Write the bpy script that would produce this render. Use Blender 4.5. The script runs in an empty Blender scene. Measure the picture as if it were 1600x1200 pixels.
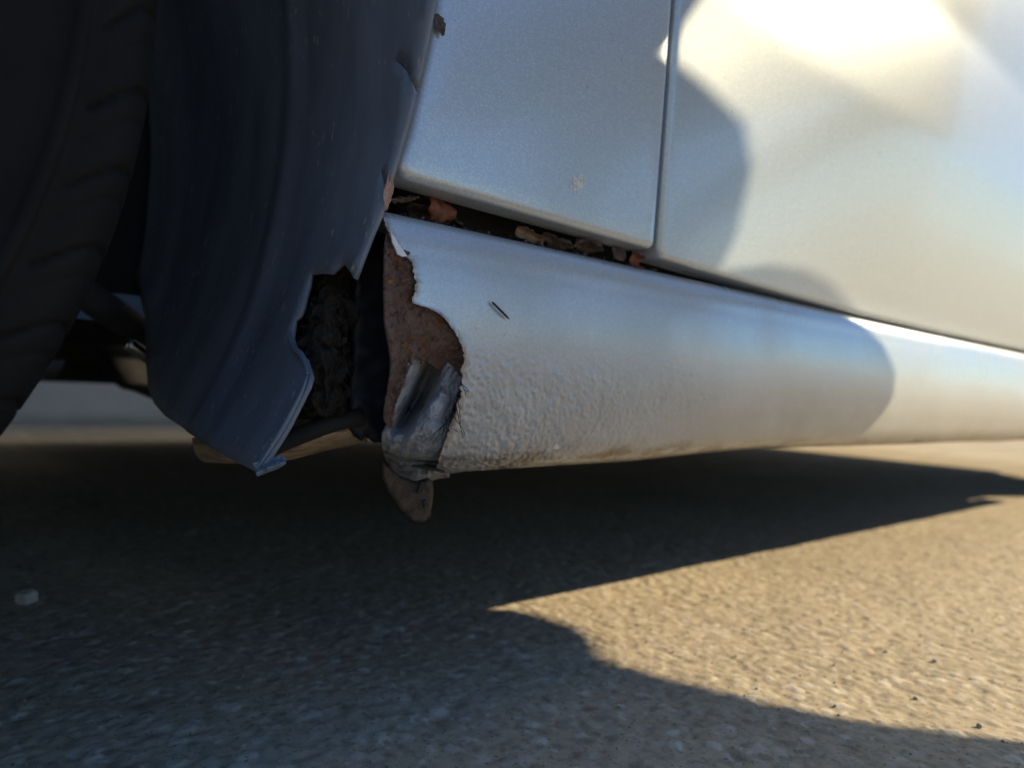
import bpy, bmesh, math, random
import numpy as np
from mathutils import Vector, Matrix
from mathutils.geometry import delaunay_2d_cdt

random.seed(7)
np.random.seed(7)
scene = bpy.context.scene
C = scene.collection

# ------------------------------------------------------------------ camera
# world: X runs along the car towards its rear, Y goes into the car, Z is up.
F_PX = 1200.0                       # focal length in pixels of the 1600x1200 photograph
H_CAM = 0.18
YAW = math.atan(1330 / F_PX)        # angle between view direction and the car's long axis
ROLL = math.radians(3.0)
CAM = Vector((0, 0, H_CAM))
FW = Vector((math.cos(YAW), math.sin(YAW), 0))
RT0 = Vector((math.sin(YAW), -math.cos(YAW), 0))
UP0 = Vector((0, 0, 1))
RT = RT0 * math.cos(ROLL) + UP0 * math.sin(ROLL)
UP = UP0 * math.cos(ROLL) - RT0 * math.sin(ROLL)
cam_data = bpy.data.cameras.new('camera')
cam = bpy.data.objects.new('camera', cam_data)
C.objects.link(cam)
M = Matrix((RT, UP, -FW)).transposed().to_4x4()
M.translation = CAM
cam.matrix_world = M
cam_data.sensor_width = 36.0
cam_data.lens = 36.0 * F_PX / 1600.0
cam_data.clip_start = 0.005
cam_data.clip_end = 3000
cam_data.dof.use_dof = True
cam_data.dof.focus_distance = 0.35
cam_data.dof.aperture_fstop = 6.8
scene.camera = cam

# ------------------------------------------------------------------ light
SUN_DIR = Vector((-0.41, 0.215, -0.205)).normalized()     # the way the light travels
SUN_EL = math.asin(-SUN_DIR.z)
world = bpy.data.worlds.new('World')
scene.world = world
world.use_nodes = True
wn = world.node_tree
bg = wn.nodes['Background']
sky = wn.nodes.new('ShaderNodeTexSky')
sky.sky_type = 'NISHITA'
sky.sun_disc = False
sky.sun_elevation = SUN_EL
sky.sun_rotation = math.atan2(-SUN_DIR.x, -SUN_DIR.y)
sky.altitude = 100
sky.air_density = 1.0
sky.dust_density = 0.0
sky.ozone_density = 6.0
wn.links.new(sky.outputs[0], bg.inputs[0])
bg.inputs[1].default_value = 0.085
sl = bpy.data.lights.new('sun', 'SUN')
sl.energy = 5.0
sl.angle = math.radians(0.40)
sl.color = (1.0, 0.82, 0.52)
sun = bpy.data.objects.new('sun', sl)
C.objects.link(sun)
sun.rotation_euler = SUN_DIR.to_track_quat('-Z', 'Y').to_euler()
sun.location = (6, -5, 4)

scene.view_settings.view_transform = 'Standard'
scene.view_settings.look = 'None'
scene.view_settings.exposure = 0.68
scene.view_settings.gamma = 1.0
scene.view_settings.use_curve_mapping = False
scene.render.engine = 'CYCLES'
scene.cycles.use_denoising = True
scene.cycles.max_bounces = 6
scene.cycles.diffuse_bounces = 4
scene.cycles.glossy_bounces = 3

# ------------------------------------------------------------------ helpers
Y0 = 0.292                 # plane of the car's side


def ray(x, y):
    return FW + RT * ((x - 800) / F_PX) + UP * ((600 - y) / F_PX)


def at_y(x, y, Y=Y0):
    d = ray(x, y)
    return CAM + d * (Y / d.y)


def at_z(x, y, Z=0.0):
    d = ray(x, y)
    return CAM + d * ((Z - CAM.z) / d.z)


def smooth(a, b, t):
    t = np.clip((np.asarray(t, float) - a) / (b - a), 0, 1)
    return t * t * (3 - 2 * t)


def _hash(i, j, k):
    n = (i * 374761393 + j * 668265263 + k * 2147483647 + 974711) & 0xffffffff
    n = ((n ^ (n >> 13)) * 1274126177) & 0xffffffff
    n = (n ^ (n >> 16)) & 0xffff
    return n / 65535.0 * 2 - 1


def vnoise(x, y, z=0.0, seed=0):
    x, y, z = np.broadcast_arrays(np.asarray(x, float), np.asarray(y, float), np.asarray(z, float))
    i = np.floor(x).astype(np.int64); j = np.floor(y).astype(np.int64); k = np.floor(z).astype(np.int64)
    fx, fy, fz = x - i, y - j, z - k
    fx = fx * fx * (3 - 2 * fx); fy = fy * fy * (3 - 2 * fy); fz = fz * fz * (3 - 2 * fz)
    k = k + seed * 57
    out = 0
    for a in (0, 1):
        for b in (0, 1):
            for c in (0, 1):
                w = (fx if a else 1 - fx) * (fy if b else 1 - fy) * (fz if c else 1 - fz)
                out = out + w * _hash(i + a, j + b, k + c)
    return out


def fbm(x, y, z=0.0, octaves=4, seed=0):
    v, amp, f = 0, 1.0, 1.0
    for o in range(octaves):
        v = v + amp * vnoise(np.asarray(x) * f + 17.3 * o, np.asarray(y) * f - 9.1 * o, np.asarray(z) * f, seed + o)
        amp *= 0.5
        f *= 2.03
    return v


def spline(pts, n):
    """Catmull-Rom through points (any dimension), n samples by chord length."""
    p = np.array(pts, float)
    d = np.r_[0, np.cumsum(np.sqrt(np.maximum(1e-18, ((p[1:] - p[:-1]) ** 2).sum(1))))]
    t = np.linspace(0, d[-1], n)
    out = np.zeros((n, p.shape[1]))
    for c in range(p.shape[1]):
        m = np.gradient(p[:, c], d)
        idx = np.clip(np.searchsorted(d, t, side='right') - 1, 0, len(d) - 2)
        h = d[idx + 1] - d[idx]
        s = (t - d[idx]) / h
        out[:, c] = ((2 * s**3 - 3 * s**2 + 1) * p[idx, c] + (s**3 - 2 * s**2 + s) * h * m[idx]
                     + (-2 * s**3 + 3 * s**2) * p[idx + 1, c] + (s**3 - s**2) * h * m[idx + 1])
    return out


def mesh_from(name, verts, faces, mat=None, parent=None, smooth_shade=True):
    me = bpy.data.meshes.new(name)
    me.from_pydata([tuple(map(float, v)) for v in verts], [], [tuple(map(int, f)) for f in faces])
    me.update()
    if smooth_shade:
        me.polygons.foreach_set('use_smooth', [True] * len(me.polygons))
    if mat is not None:
        me.materials.append(mat)
    o = bpy.data.objects.new(name, me)
    C.objects.link(o)
    if parent is not None:
        o.parent = parent
    return o


def grid_faces(nr, nc, close=False, off=0):
    r, c = np.meshgrid(np.arange(nr - 1), np.arange(nc if close else nc - 1), indexing='ij')
    c2 = (c + 1) % nc
    a = r * nc + c; b = r * nc + c2; d = (r + 1) * nc + c; e = (r + 1) * nc + c2
    return np.stack([a, b, e, d], -1).reshape(-1, 4) + off


def grid_obj(name, P, mat, parent=None, close=False, flip=False):
    """P: array (rows, cols, 3)."""
    nr, nc = P.shape[:2]
    f = grid_faces(nr, nc, close)
    if flip:
        f = f[:, ::-1]
    me = bpy.data.meshes.new(name)
    me.vertices.add(nr * nc)
    me.vertices.foreach_set('co', P.reshape(-1).astype(np.float32))
    me.loops.add(f.size)
    me.loops.foreach_set('vertex_index', f.reshape(-1).astype(np.int32))
    me.polygons.add(len(f))
    me.polygons.foreach_set('loop_start', (np.arange(len(f)) * 4).astype(np.int32))
    me.polygons.foreach_set('use_smooth', np.ones(len(f), bool))
    me.update(calc_edges=True)
    me.validate()
    me.materials.append(mat)
    o = bpy.data.objects.new(name, me)
    C.objects.link(o)
    if parent is not None:
        o.parent = parent
    return o


def solidify(o, t, offset=-1):
    m = o.modifiers.new('thickness', 'SOLIDIFY')
    m.thickness = t
    m.offset = offset
    return o


def inside(poly, pts):
    poly = np.asarray(poly, float); pts = np.asarray(pts, float)
    x, y = pts[:, 0], pts[:, 1]
    res = np.zeros(len(pts), bool)
    j = len(poly) - 1
    for i in range(len(poly)):
        xi, yi = poly[i]; xj, yj = poly[j]
        if yi != yj:
            c = ((yi > y) != (yj > y)) & (x < (xj - xi) * (y - yi) / (yj - yi) + xi)
            res ^= c
        j = i
    return res


def seg_dist(poly, pts):
    poly = np.asarray(poly, float); best = np.full(len(pts), 1e9)
    for i in range(len(poly)):
        a = poly[i]; b = poly[(i + 1) % len(poly)]
        ab = b - a; L = max((ab**2).sum(), 1e-18)
        t = np.clip(((pts - a) @ ab) / L, 0, 1)
        best = np.minimum(best, np.sqrt(((pts - a - t[:, None] * ab)**2).sum(1)))
    return best


def resample(poly, step):
    poly = np.asarray(poly, float); out = []
    for i in range(len(poly)):
        a = poly[i]; b = poly[(i + 1) % len(poly)]
        n = max(1, int(math.ceil(np.linalg.norm(b - a) / step)))
        for k in range(n):
            out.append(a + (b - a) * k / n)
    return np.array(out)


def patch2d(poly, step, holes=()):
    """triangulate a 2-D outline with inner points -> (pts2d, faces, n_boundary)."""
    b = resample(poly, step)
    lo, hi = b.min(0), b.max(0)
    gx = np.arange(lo[0], hi[0], step); gy = np.arange(lo[1], hi[1], step * 0.87)
    g = np.array([(x + (0.5 * step if j % 2 else 0), y) for j, y in enumerate(gy) for x in gx])
    if len(g):
        g = g[inside(b, g)]
        if len(g):
            g = g[seg_dist(b, g) > step * 0.45]
    pts = [Vector(p) for p in b] + [Vector(p) for p in g]
    n = len(b)
    edges = [(i, (i + 1) % n) for i in range(n)]
    co, ed, fa, ov, oe, of = delaunay_2d_cdt(pts, edges, [list(range(n))], 1, 1e-7)
    P = np.array([(v.x, v.y) for v in co])
    return P, [tuple(f) for f in fa], b


def tube(verts, faces, pts, radii, seg=8, caps=True):
    """append a tube along pts to verts/faces lists"""
    pts = [Vector(p) for p in pts]
    base = len(verts)
    up = Vector((0.13, 0.21, 1)).normalized()
    for i, p in enumerate(pts):
        d = (pts[min(i + 1, len(pts) - 1)] - pts[max(i - 1, 0)]).normalized()
        a = d.cross(up)
        if a.length < 1e-4:
            a = d.cross(Vector((1, 0, 0)))
        a.normalize(); b = d.cross(a)
        r = radii[i] if hasattr(radii, '__len__') else radii
        for k in range(seg):
            t = 2 * math.pi * k / seg
            verts.append(p + a * (r * math.cos(t)) + b * (r * math.sin(t)))
    for i in range(len(pts) - 1):
        for k in range(seg):
            k2 = (k + 1) % seg
            faces.append((base + i * seg + k, base + i * seg + k2, base + (i + 1) * seg + k2, base + (i + 1) * seg + k))
    if caps:
        faces.append(tuple(base + k for k in range(seg))[::-1])
        faces.append(tuple(base + (len(pts) - 1) * seg + k for k in range(seg)))


def tag(o, label, cat=None, group=None, kind=None):
    o['label'] = label
    if cat: o['category'] = cat
    if group: o['group'] = group
    if kind: o['kind'] = kind
    return o


def box(V, Fc, lo, hi):
    b = len(V)
    for z in (lo[2], hi[2]):
        V += [(lo[0], lo[1], z), (hi[0], lo[1], z), (hi[0], hi[1], z), (lo[0], hi[1], z)]
    Fc += [(b, b + 3, b + 2, b + 1), (b + 4, b + 5, b + 6, b + 7), (b, b + 1, b + 5, b + 4), (b + 1, b + 2, b + 6, b + 5), (b + 2, b + 3, b + 7, b + 6), (b + 3, b, b + 4, b + 7)]


# ------------------------------------------------------------------ materials
def new_mat(name):
    m = bpy.data.materials.new(name)
    m.use_nodes = True
    nt = m.node_tree
    return m, nt, nt.nodes['Principled BSDF']


def N(nt, t, **kw):
    n = nt.nodes.new(t)
    for k, v in kw.items():
        if k in n.inputs:
            n.inputs[k].default_value = v
        else:
            setattr(n, k, v)
    return n


def coords(nt, scale=None, which='Object'):
    tc = N(nt, 'ShaderNodeTexCoord')
    out = tc.outputs[which]
    if scale is not None:
        mp = N(nt, 'ShaderNodeMapping')
        mp.inputs['Scale'].default_value = scale
        nt.links.new(out, mp.inputs['Vector'])
        out = mp.outputs[0]
    return out


def noise(nt, vec, scale, detail=4, rough=0.55, dist=0.0):
    n = N(nt, 'ShaderNodeTexNoise')
    n.inputs['Scale'].default_value = scale
    n.inputs['Detail'].default_value = detail
    n.inputs['Roughness'].default_value = rough
    n.inputs['Distortion'].default_value = dist
    nt.links.new(vec, n.inputs['Vector'])
    return n.outputs['Fac']


def ramp(nt, fac, stops, interp='LINEAR'):
    r = N(nt, 'ShaderNodeValToRGB')
    r.color_ramp.interpolation = interp
    els = r.color_ramp.elements
    while len(els) < len(stops):
        els.new(0.5)
    for e, (p, c) in zip(els, stops):
        e.position = p
        e.color = c if len(c) == 4 else (*c, 1)
    nt.links.new(fac, r.inputs[0])
    return r.outputs[0]


def g(v):
    return (v, v, v, 1)


def mix(nt, fac, a, b, mode='MIX'):
    m = N(nt, 'ShaderNodeMix', data_type='RGBA', blend_type=mode)
    for sock, val in ((m.inputs[0], fac), (m.inputs[6], a), (m.inputs[7], b)):
        if isinstance(val, bpy.types.NodeSocket):
            nt.links.new(val, sock)
        elif isinstance(val, (int, float)):
            sock.default_value = val
        else:
            sock.default_value = val if len(val) == 4 else (*val, 1)
    return m.outputs[2]


def math_node(nt, op, a, b=None, clamp=False):
    m = N(nt, 'ShaderNodeMath', operation=op)
    m.use_clamp = clamp
    for i, v in enumerate((a, b)):
        if v is None: continue
        if isinstance(v, bpy.types.NodeSocket): nt.links.new(v, m.inputs[i])
        else: m.inputs[i].default_value = v
    return m.outputs[0]


def bump(nt, bsdf, height, strength, dist):
    b = N(nt, 'ShaderNodeBump')
    b.inputs['Strength'].default_value = strength
    b.inputs['Distance'].default_value = dist
    nt.links.new(height, b.inputs['Height'])
    nt.links.new(b.outputs[0], bsdf.inputs['Normal'])


def paint_material(name, dusty):
    m, nt, b = new_mat(name)
    v = coords(nt)
    flake = N(nt, 'ShaderNodeTexVoronoi'); flake.inputs['Scale'].default_value = 1500
    nt.links.new(v, flake.inputs['Vector'])
    sep = N(nt, 'ShaderNodeSeparateColor')
    nt.links.new(flake.outputs['Color'], sep.inputs[0])
    base = ramp(nt, sep.outputs[0], [(0.0, (0.45, 0.515, 0.585)), (0.6, (0.48, 0.55, 0.62)), (1.0, (0.58, 0.65, 0.71))])
    # fine dark specks of road dirt
    sp = noise(nt, v, 330, 2, 0.5)
    spm = ramp(nt, sp, [(0.70, g(0)), (0.76, g(1))])
    sp2 = noise(nt, v, 60, 3, 0.6)
    spm2 = ramp(nt, sp2, [(0.45, g(0)), (0.70, g(1))])
    fac = math_node(nt, 'MULTIPLY', spm, spm2)
    fac = math_node(nt, 'MULTIPLY', fac, 0.8)
    base = mix(nt, fac, base, (0.07, 0.06, 0.05))
    # dust film, heavier low down on the sill where the road throws it
    d1 = noise(nt, coords(nt, (9, 9, 5)), 1.0, 5, 0.6, 0.6)
    film = ramp(nt, d1, [(0.38, g(0.03)), (0.72, g(0.40 if dusty else 0.13))])
    rough_add = film
    if dusty:
        tc = N(nt, 'ShaderNodeTexCoord')
        sx = N(nt, 'ShaderNodeSeparateXYZ'); nt.links.new(tc.outputs['Object'], sx.inputs[0])
        low = N(nt, 'ShaderNodeMapRange'); low.inputs['From Min'].default_value = 0.232; low.inputs['From Max'].default_value = 0.165
        low.interpolation_type = 'SMOOTHSTEP'
        nt.links.new(sx.outputs['Z'], low.inputs['Value'])
        lowf = math_node(nt, 'MULTIPLY', low.outputs[0], ramp(nt, noise(nt, v, 28, 5, 0.65), [(0.25, g(0.42)), (0.8, g(0.85))]))
        film = math_node(nt, 'MAXIMUM', film, lowf)
        base = mix(nt, film, base, (0.36, 0.335, 0.305))
        # rust bleeding out from the ragged front edge
        at = N(nt, 'ShaderNodeAttribute'); at.attribute_name = 'edge_distance'
        er = N(nt, 'ShaderNodeMapRange'); er.inputs['From Min'].default_value = 0.0045; er.inputs['From Max'].default_value = 0.0
        nt.links.new(at.outputs['Fac'], er.inputs['Value'])
        stain = math_node(nt, 'MULTIPLY', er.outputs[0], ramp(nt, noise(nt, coords(nt, (420, 420, 140)), 1.0, 4, 0.65), [(0.35, g(0.05)), (0.62, g(0.95))]))
        base = mix(nt, stain, base, (0.17, 0.085, 0.035))
        # rusty dirt line along the lower lip
        lip = N(nt, 'ShaderNodeMapRange'); lip.inputs['From Min'].default_value = 0.1505; lip.inputs['From Max'].default_value = 0.141
        nt.links.new(sx.outputs['Z'], lip.inputs['Value'])
        lipf = math_node(nt, 'MULTIPLY', lip.outputs[0], ramp(nt, noise(nt, coords(nt, (40, 40, 120)), 1.0, 5, 0.65), [(0.42, g(0)), (0.62, g(0.8))]))
        base = mix(nt, lipf, base, (0.11, 0.065, 0.035))
    else:
        base = mix(nt, film, base, (0.34, 0.35, 0.35))
    nt.links.new(base, b.inputs['Base Color'])
    met = ramp(nt, film, [(0.0, g(0.34)), (1.0, g(0.18))])
    nt.links.new(met, b.inputs['Metallic'])
    rg = ramp(nt, film, [(0.0, g(0.25)), (1.0, g(0.44))])
    nt.links.new(rg, b.inputs['Roughness'])
    b.inputs['Coat Weight'].default_value = 0.3
    b.inputs['Coat Roughness'].default_value = 0.06
    return m


paint = paint_material('silver_paint', False)
paint_sill = paint_material('silver_sill_paint', True)


def simple(name, col, rough=0.6, metal=0.0, nscale=40, var=0.35, bstr=0.2, bdist=0.001, col2=None, spec=0.5):
    m, nt, b = new_mat(name)
    v = coords(nt)
    f = noise(nt, v, nscale, 6, 0.62)
    c2 = col2 or tuple(c * (1 - var) for c in col)
    base = ramp(nt, f, [(0.3, c2), (0.7, col)])
    nt.links.new(base, b.inputs['Base Color'])
    b.inputs['Roughness'].default_value = rough
    b.inputs['Metallic'].default_value = metal
    b.inputs['Specular IOR Level'].default_value = spec
    if bstr:
        bump(nt, b, noise(nt, v, nscale * 4, 5, 0.65), bstr, bdist)
    return m


# rust: brown scale with orange and grey patches, pitted
rust, nt, b = new_mat('rust')
v = coords(nt)
f1 = noise(nt, v, 120, 7, 0.72, 0.6)
f2 = noise(nt, v, 230, 5, 0.7)
c1 = ramp(nt, f1, [(0.30, (0.05, 0.022, 0.015)), (0.42, (0.13, 0.068, 0.050)), (0.50, (0.21, 0.135, 0.11)), (0.58, (0.12, 0.066, 0.048)), (0.66, (0.28, 0.10, 0.03)), (0.78, (0.38, 0.19, 0.07))])
c2 = mix(nt, ramp(nt, f2, [(0.56, g(0)), (0.70, g(0.75))]), c1, (0.21, 0.17, 0.15))
c3 = mix(nt, ramp(nt, noise(nt, v, 190, 8, 0.78), [(0.30, g(0.75)), (0.47, g(0))]), c2, (0.05, 0.03, 0.022))
nt.links.new(c3, b.inputs['Base Color'])
b.inputs['Roughness'].default_value = 0.8
bump(nt, b, math_node(nt, 'ADD', f1, math_node(nt, 'MULTIPLY', f2, 0.7)), 1.0, 0.0045)

rust_orange = simple('orange_rust', (0.30, 0.115, 0.030), 0.85, 0, 160, 0.5, 0.8, 0.001, (0.11, 0.05, 0.025))
underseal, nt, b = new_mat('grey_underseal')
v = coords(nt)
f1 = noise(nt, v, 140, 6, 0.65)
cg = ramp(nt, f1, [(0.3, (0.26, 0.275, 0.30)), (0.7, (0.50, 0.525, 0.56))])
cg = mix(nt, ramp(nt, noise(nt, v, 75, 6, 0.7, 0.5), [(0.52, g(0)), (0.64, g(0.85))]), cg, (0.15, 0.08, 0.045))
nt.links.new(cg, b.inputs['Base Color'])
b.inputs['Roughness'].default_value = 0.7
bump(nt, b, noise(nt, coords(nt, (260, 420, 420)), 1.0, 5, 0.7), 0.9, 0.0022)
dusty_metal = simple('dusty_brown_metal', (0.58, 0.45, 0.29), 0.8, 0, 70, 0.5, 0.5, 0.001, (0.20, 0.12, 0.07))
tab_m = simple('dirty_tab_metal', (0.135, 0.092, 0.060), 0.75, 0, 160, 0.5, 1.0, 0.0025, (0.035, 0.018, 0.010))
mud = simple('dried_black_mud', (0.050, 0.042, 0.033), 0.95, 0, 60, 0.7, 1.0, 0.004, (0.014, 0.012, 0.010))
shaft_steel = simple('underbody_steel', (0.12, 0.115, 0.11), 0.6, 0.3, 30, 0.5, 0.2)
bright_steel = simple('polished_steel', (0.75, 0.74, 0.72), 0.25, 1.0, 60, 0.1, 0.05)
alloy = simple('alloy_wheel', (0.45, 0.46, 0.47), 0.35, 0.8, 30, 0.2, 0.05)
blackplastic = simple('black_plastic', (0.02, 0.021, 0.023), 0.6, 0, 30, 0.4, 0.2)
floorpan_m = simple('black_floorpan_coat', (0.016, 0.016, 0.017), 0.8, 0, 12, 0.4, 0.4, 0.003)

# plastic liner: dusty black plastic, sky light put in as a lifted bluish tint, streaked along the wheel's spin
liner_m, nt, b = new_mat('liner_plastic')
v = coords(nt)
f1 = noise(nt, coords(nt, (14, 30, 9)), 1.0, 6, 0.6, 0.3)
c1 = ramp(nt, f1, [(0.3, (0.125, 0.155, 0.20)), (0.7, (0.205, 0.255, 0.33))])
fs = noise(nt, coords(nt, (400, 400, 130)), 1.0, 2, 0.5)
cl = noise(nt, v, 45, 3, 0.6)
spk = math_node(nt, 'MULTIPLY', ramp(nt, fs, [(0.64, g(0)), (0.70, g(1))]), ramp(nt, cl, [(0.48, g(0)), (0.62, g(1))]))
c2 = mix(nt, spk, c1, (0.5, 0.48, 0.45))
ft = noise(nt, coords(nt, (330, 330, 150)), 1.0, 2, 0.5)
spk2 = ramp(nt, ft, [(0.735, g(0)), (0.76, g(1))])
c2 = mix(nt, spk2, c2, (0.20, 0.13, 0.08))
nt.links.new(c2, b.inputs['Base Color'])
b.inputs['Roughness'].default_value = 0.5
bump(nt, b, math_node(nt, 'ADD', f1, math_node(nt, 'MULTIPLY', noise(nt, v, 700, 2), 0.25)), 0.35, 0.0015)

# tyre rubber
rubber, nt, b = new_mat('tyre_rubber')
v = coords(nt)
f1 = noise(nt, v, 40, 6, 0.65)
c1 = ramp(nt, f1, [(0.3, (0.005, 0.005, 0.0055)), (0.75, (0.011, 0.011, 0.0115))])
nt.links.new(c1, b.inputs['Base Color'])
b.inputs['Roughness'].default_value = 0.75
b.inputs['Specular IOR Level'].default_value = 0.2
bump(nt, b, noise(nt, v, 300, 5, 0.7), 0.25, 0.0008)

# weathered sandy concrete with exposed aggregate
ground_m, nt, b = new_mat('weathered_concrete')
v = coords(nt)
big = noise(nt, v, 3.5, 3, 0.6)
mid = noise(nt, v, 90, 4, 0.6)
fin = noise(nt, v, 330, 3, 0.6)
a1 = N(nt, 'ShaderNodeAttribute'); a1.attribute_name = 'stone_tone'
a2 = N(nt, 'ShaderNodeAttribute'); a2.attribute_name = 'stone_mask'
c1 = ramp(nt, mid, [(0.28, (0.26, 0.21, 0.14)), (0.5, (0.53, 0.44, 0.31)), (0.75, (0.64, 0.545, 0.40))])
c1 = mix(nt, ramp(nt, big, [(0.3, g(0.55)), (0.7, g(0))]), c1, (0.33, 0.275, 0.20))
stone = ramp(nt, a1.outputs['Fac'], [(0.0, (0.20, 0.165, 0.12)), (0.45, (0.42, 0.36, 0.27)), (0.8, (0.55, 0.49, 0.40)), (1.0, (0.74, 0.70, 0.62))])
c2 = mix(nt, math_node(nt, 'MULTIPLY', a2.outputs['Fac'], 0.55), c1, stone)
pits = ramp(nt, fin, [(0.30, g(1)), (0.40, g(0))])
c3 = mix(nt, math_node(nt, 'MULTIPLY', pits, 0.75), c2, (0.10, 0.078, 0.05))
nt.links.new(c3, b.inputs['Base Color'])
b.inputs['Roughness'].default_value = 0.9
b.inputs['Specular IOR Level'].default_value = 0.3
hh = noise(nt, v, 210, 2, 0.6)
bump(nt, b, hh, 0.35, 0.0010)


def leaf_mat(name, col, col2):
    m, nt, b = new_mat(name)
    v = coords(nt)
    f = noise(nt, v, 170, 5, 0.65, 0.5)
    nt.links.new(ramp(nt, f, [(0.3, col2), (0.7, col)]), b.inputs['Base Color'])
    b.inputs['Roughness'].default_value = 0.6
    bump(nt, b, noise(nt, coords(nt, (300, 900, 900)), 1.0, 3), 0.5, 0.0008)
    return m


leaf_orange = leaf_mat('leaf_orange', (0.24, 0.075, 0.03), (0.07, 0.022, 0.012))
leaf_tan = leaf_mat('leaf_tan', (0.25, 0.16, 0.09), (0.08, 0.045, 0.025))
leaf_grey = leaf_mat('leaf_grey', (0.12, 0.088, 0.066), (0.035, 0.026, 0.02))
leaf_pink = leaf_mat('leaf_pink', (0.60, 0.38, 0.28), (0.38, 0.20, 0.14))
straw_dark = simple('dark_straw', (0.045, 0.028, 0.012), 0.7, 0, 500, 0.5, 0.3)
hair_m = simple('dark_fibre', (0.02, 0.016, 0.012), 0.7, 0, 200, 0.3, 0)
chalk = simple('chalky_white', (0.86, 0.86, 0.80), 0.9, 0, 300, 0.25, 0.3)
stone_m = simple('pale_stone', (0.52, 0.47, 0.41), 0.85, 0, 120, 0.35, 0.5)
flake_m = simple('bare_paint_edge', (0.74, 0.76, 0.78), 0.5, 0.1, 200, 0.1, 0.1)

# ------------------------------------------------------------------ ground
def axis(lo, hi, step, far_lo, far_hi):
    mid_ = np.arange(lo, hi + step / 2, step)
    def grow(n0, far):
        out, s, x = [], step, 0.0
        while x < far:
            s *= 1.16
            x += s
            out.append(x)
        return np.array(out)
    return np.r_[lo - grow(0, far_lo)[::-1], mid_, hi + grow(0, far_hi)]


def worley(x, y, cell, seed):
    """distance to the nearest jittered stone centre (in cells) and that stone's random number"""
    u_, v_ = x / cell, y / cell
    iu, iv = np.floor(u_).astype(np.int64), np.floor(v_).astype(np.int64)
    best = np.full(u_.shape, 9.0); rid = np.zeros(u_.shape)
    for a in (-1, 0, 1):
        for b_ in (-1, 0, 1):
            ci, cj = iu + a, iv + b_
            sx_ = ci + 0.5 + 0.42 * _hash(ci, cj, seed * np.ones_like(ci))
            sy_ = cj + 0.5 + 0.42 * _hash(ci, cj, (seed + 1) * np.ones_like(ci))
            r_ = _hash(ci, cj, (seed + 2) * np.ones_like(ci)) * 0.5 + 0.5
            d_ = np.hypot(u_ - sx_, v_ - sy_)
            m_ = d_ < best
            best = np.where(m_, d_, best); rid = np.where(m_, r_, rid)
    return best, rid


def ground_relief(x, y):
    x = np.asarray(x, float); y = np.asarray(y, float)
    f = (1 - smooth(1.15, 2.2, x)) * (1 - smooth(0.90, 1.8, y)) * smooth(-0.6, -0.02, x) * smooth(-0.6, -0.02, y)
    wx_ = x + 0.0012 * vnoise(x * 260, y * 260, 0, 4); wy_ = y + 0.0012 * vnoise(x * 260, y * 260, 0, 5)
    d1, r1 = worley(wx_, wy_, 0.0105, 3)
    d2, r2 = worley(wx_, wy_, 0.0058, 9)
    s1 = np.where(r1 > 0.45, np.sqrt(np.clip(1 - (d1 / (0.30 + 0.18 * r1)) ** 2, 0, 1)), 0)
    s2 = np.where(r2 > 0.40, np.sqrt(np.clip(1 - (d2 / (0.28 + 0.2 * r2)) ** 2, 0, 1)), 0)
    h_ = 0.00052 * s1 * (0.3 + 0.7 * r1) + 0.00032 * s2 + 0.0007 * fbm(x * 16, y * 16, 0, 2, 8) + 0.00022 * fbm(x * 240, y * 240, 0, 2, 3)
    h_ = h_ - 0.0006 * smooth(0.30, 0.75, fbm(x * 95, y * 95, 0, 2, 21))
    tone = np.where(s1 > 0.05, r1 * 1.8 - 0.8, np.where(s2 > 0.05, (r2 - 0.4) / 0.6, 0.5))
    mask = np.clip(np.maximum(s1, s2) * 1.6, 0, 1)
    return f * h_, tone, mask


gx = axis(-0.02, 1.15, 0.0017, 500, 500)
gy = axis(-0.02, 0.90, 0.0017, 500, 500)
GX, GY = np.meshgrid(gx, gy, indexing='xy')
GZ, GTONE, GMASK = ground_relief(GX, GY)


def ground_z(x, y):
    return float(ground_relief(np.array([x]), np.array([y]))[0][0])


ground = grid_obj('ground', np.stack([GX, GY, GZ], -1), ground_m)
ground['kind'] = 'structure'
for nm_, arr_ in (('stone_tone', GTONE), ('stone_mask', GMASK)):
    at_ = ground.data.attributes.new(nm_, 'FLOAT', 'POINT')
    at_.data.foreach_set('value', arr_.reshape(-1).astype(np.float32))

# ------------------------------------------------------------------ wall beyond the car
wall_m = simple('pale_render', (0.74, 0.77, 0.82), 0.9, 0, 14, 0.12, 0.4, 0.002)
wx = np.linspace(-3.5, 6.0, 120); wz = np.linspace(-0.01, 1.9, 40)
WXg, WZg = np.meshgrid(wx, wz)
wall = grid_obj('boundary_wall', np.stack([WXg, 2.62 + 0.004 * fbm(WXg * 5, WZg * 5, 0, 3, 13), WZg], -1), wall_m)
solidify(wall, 0.15, 1)
tag(wall, 'pale shaded wall beyond the far side of the car, glimpsed under it', 'wall')

# ------------------------------------------------------------------ the car
car = bpy.data.objects.new('car', None)
C.objects.link(car)
car.location = (0, 0, 0)
tag(car, 'silver car with a rusted front sill end and a torn black wheel arch liner', 'car')
FAR = Y0 + 1.70                       # far side of the car
MIDY = (Y0 + FAR) / 2
WX, WZ = -0.21, 0.31                  # front axle
RX = 2.40                             # rear axle


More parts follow.
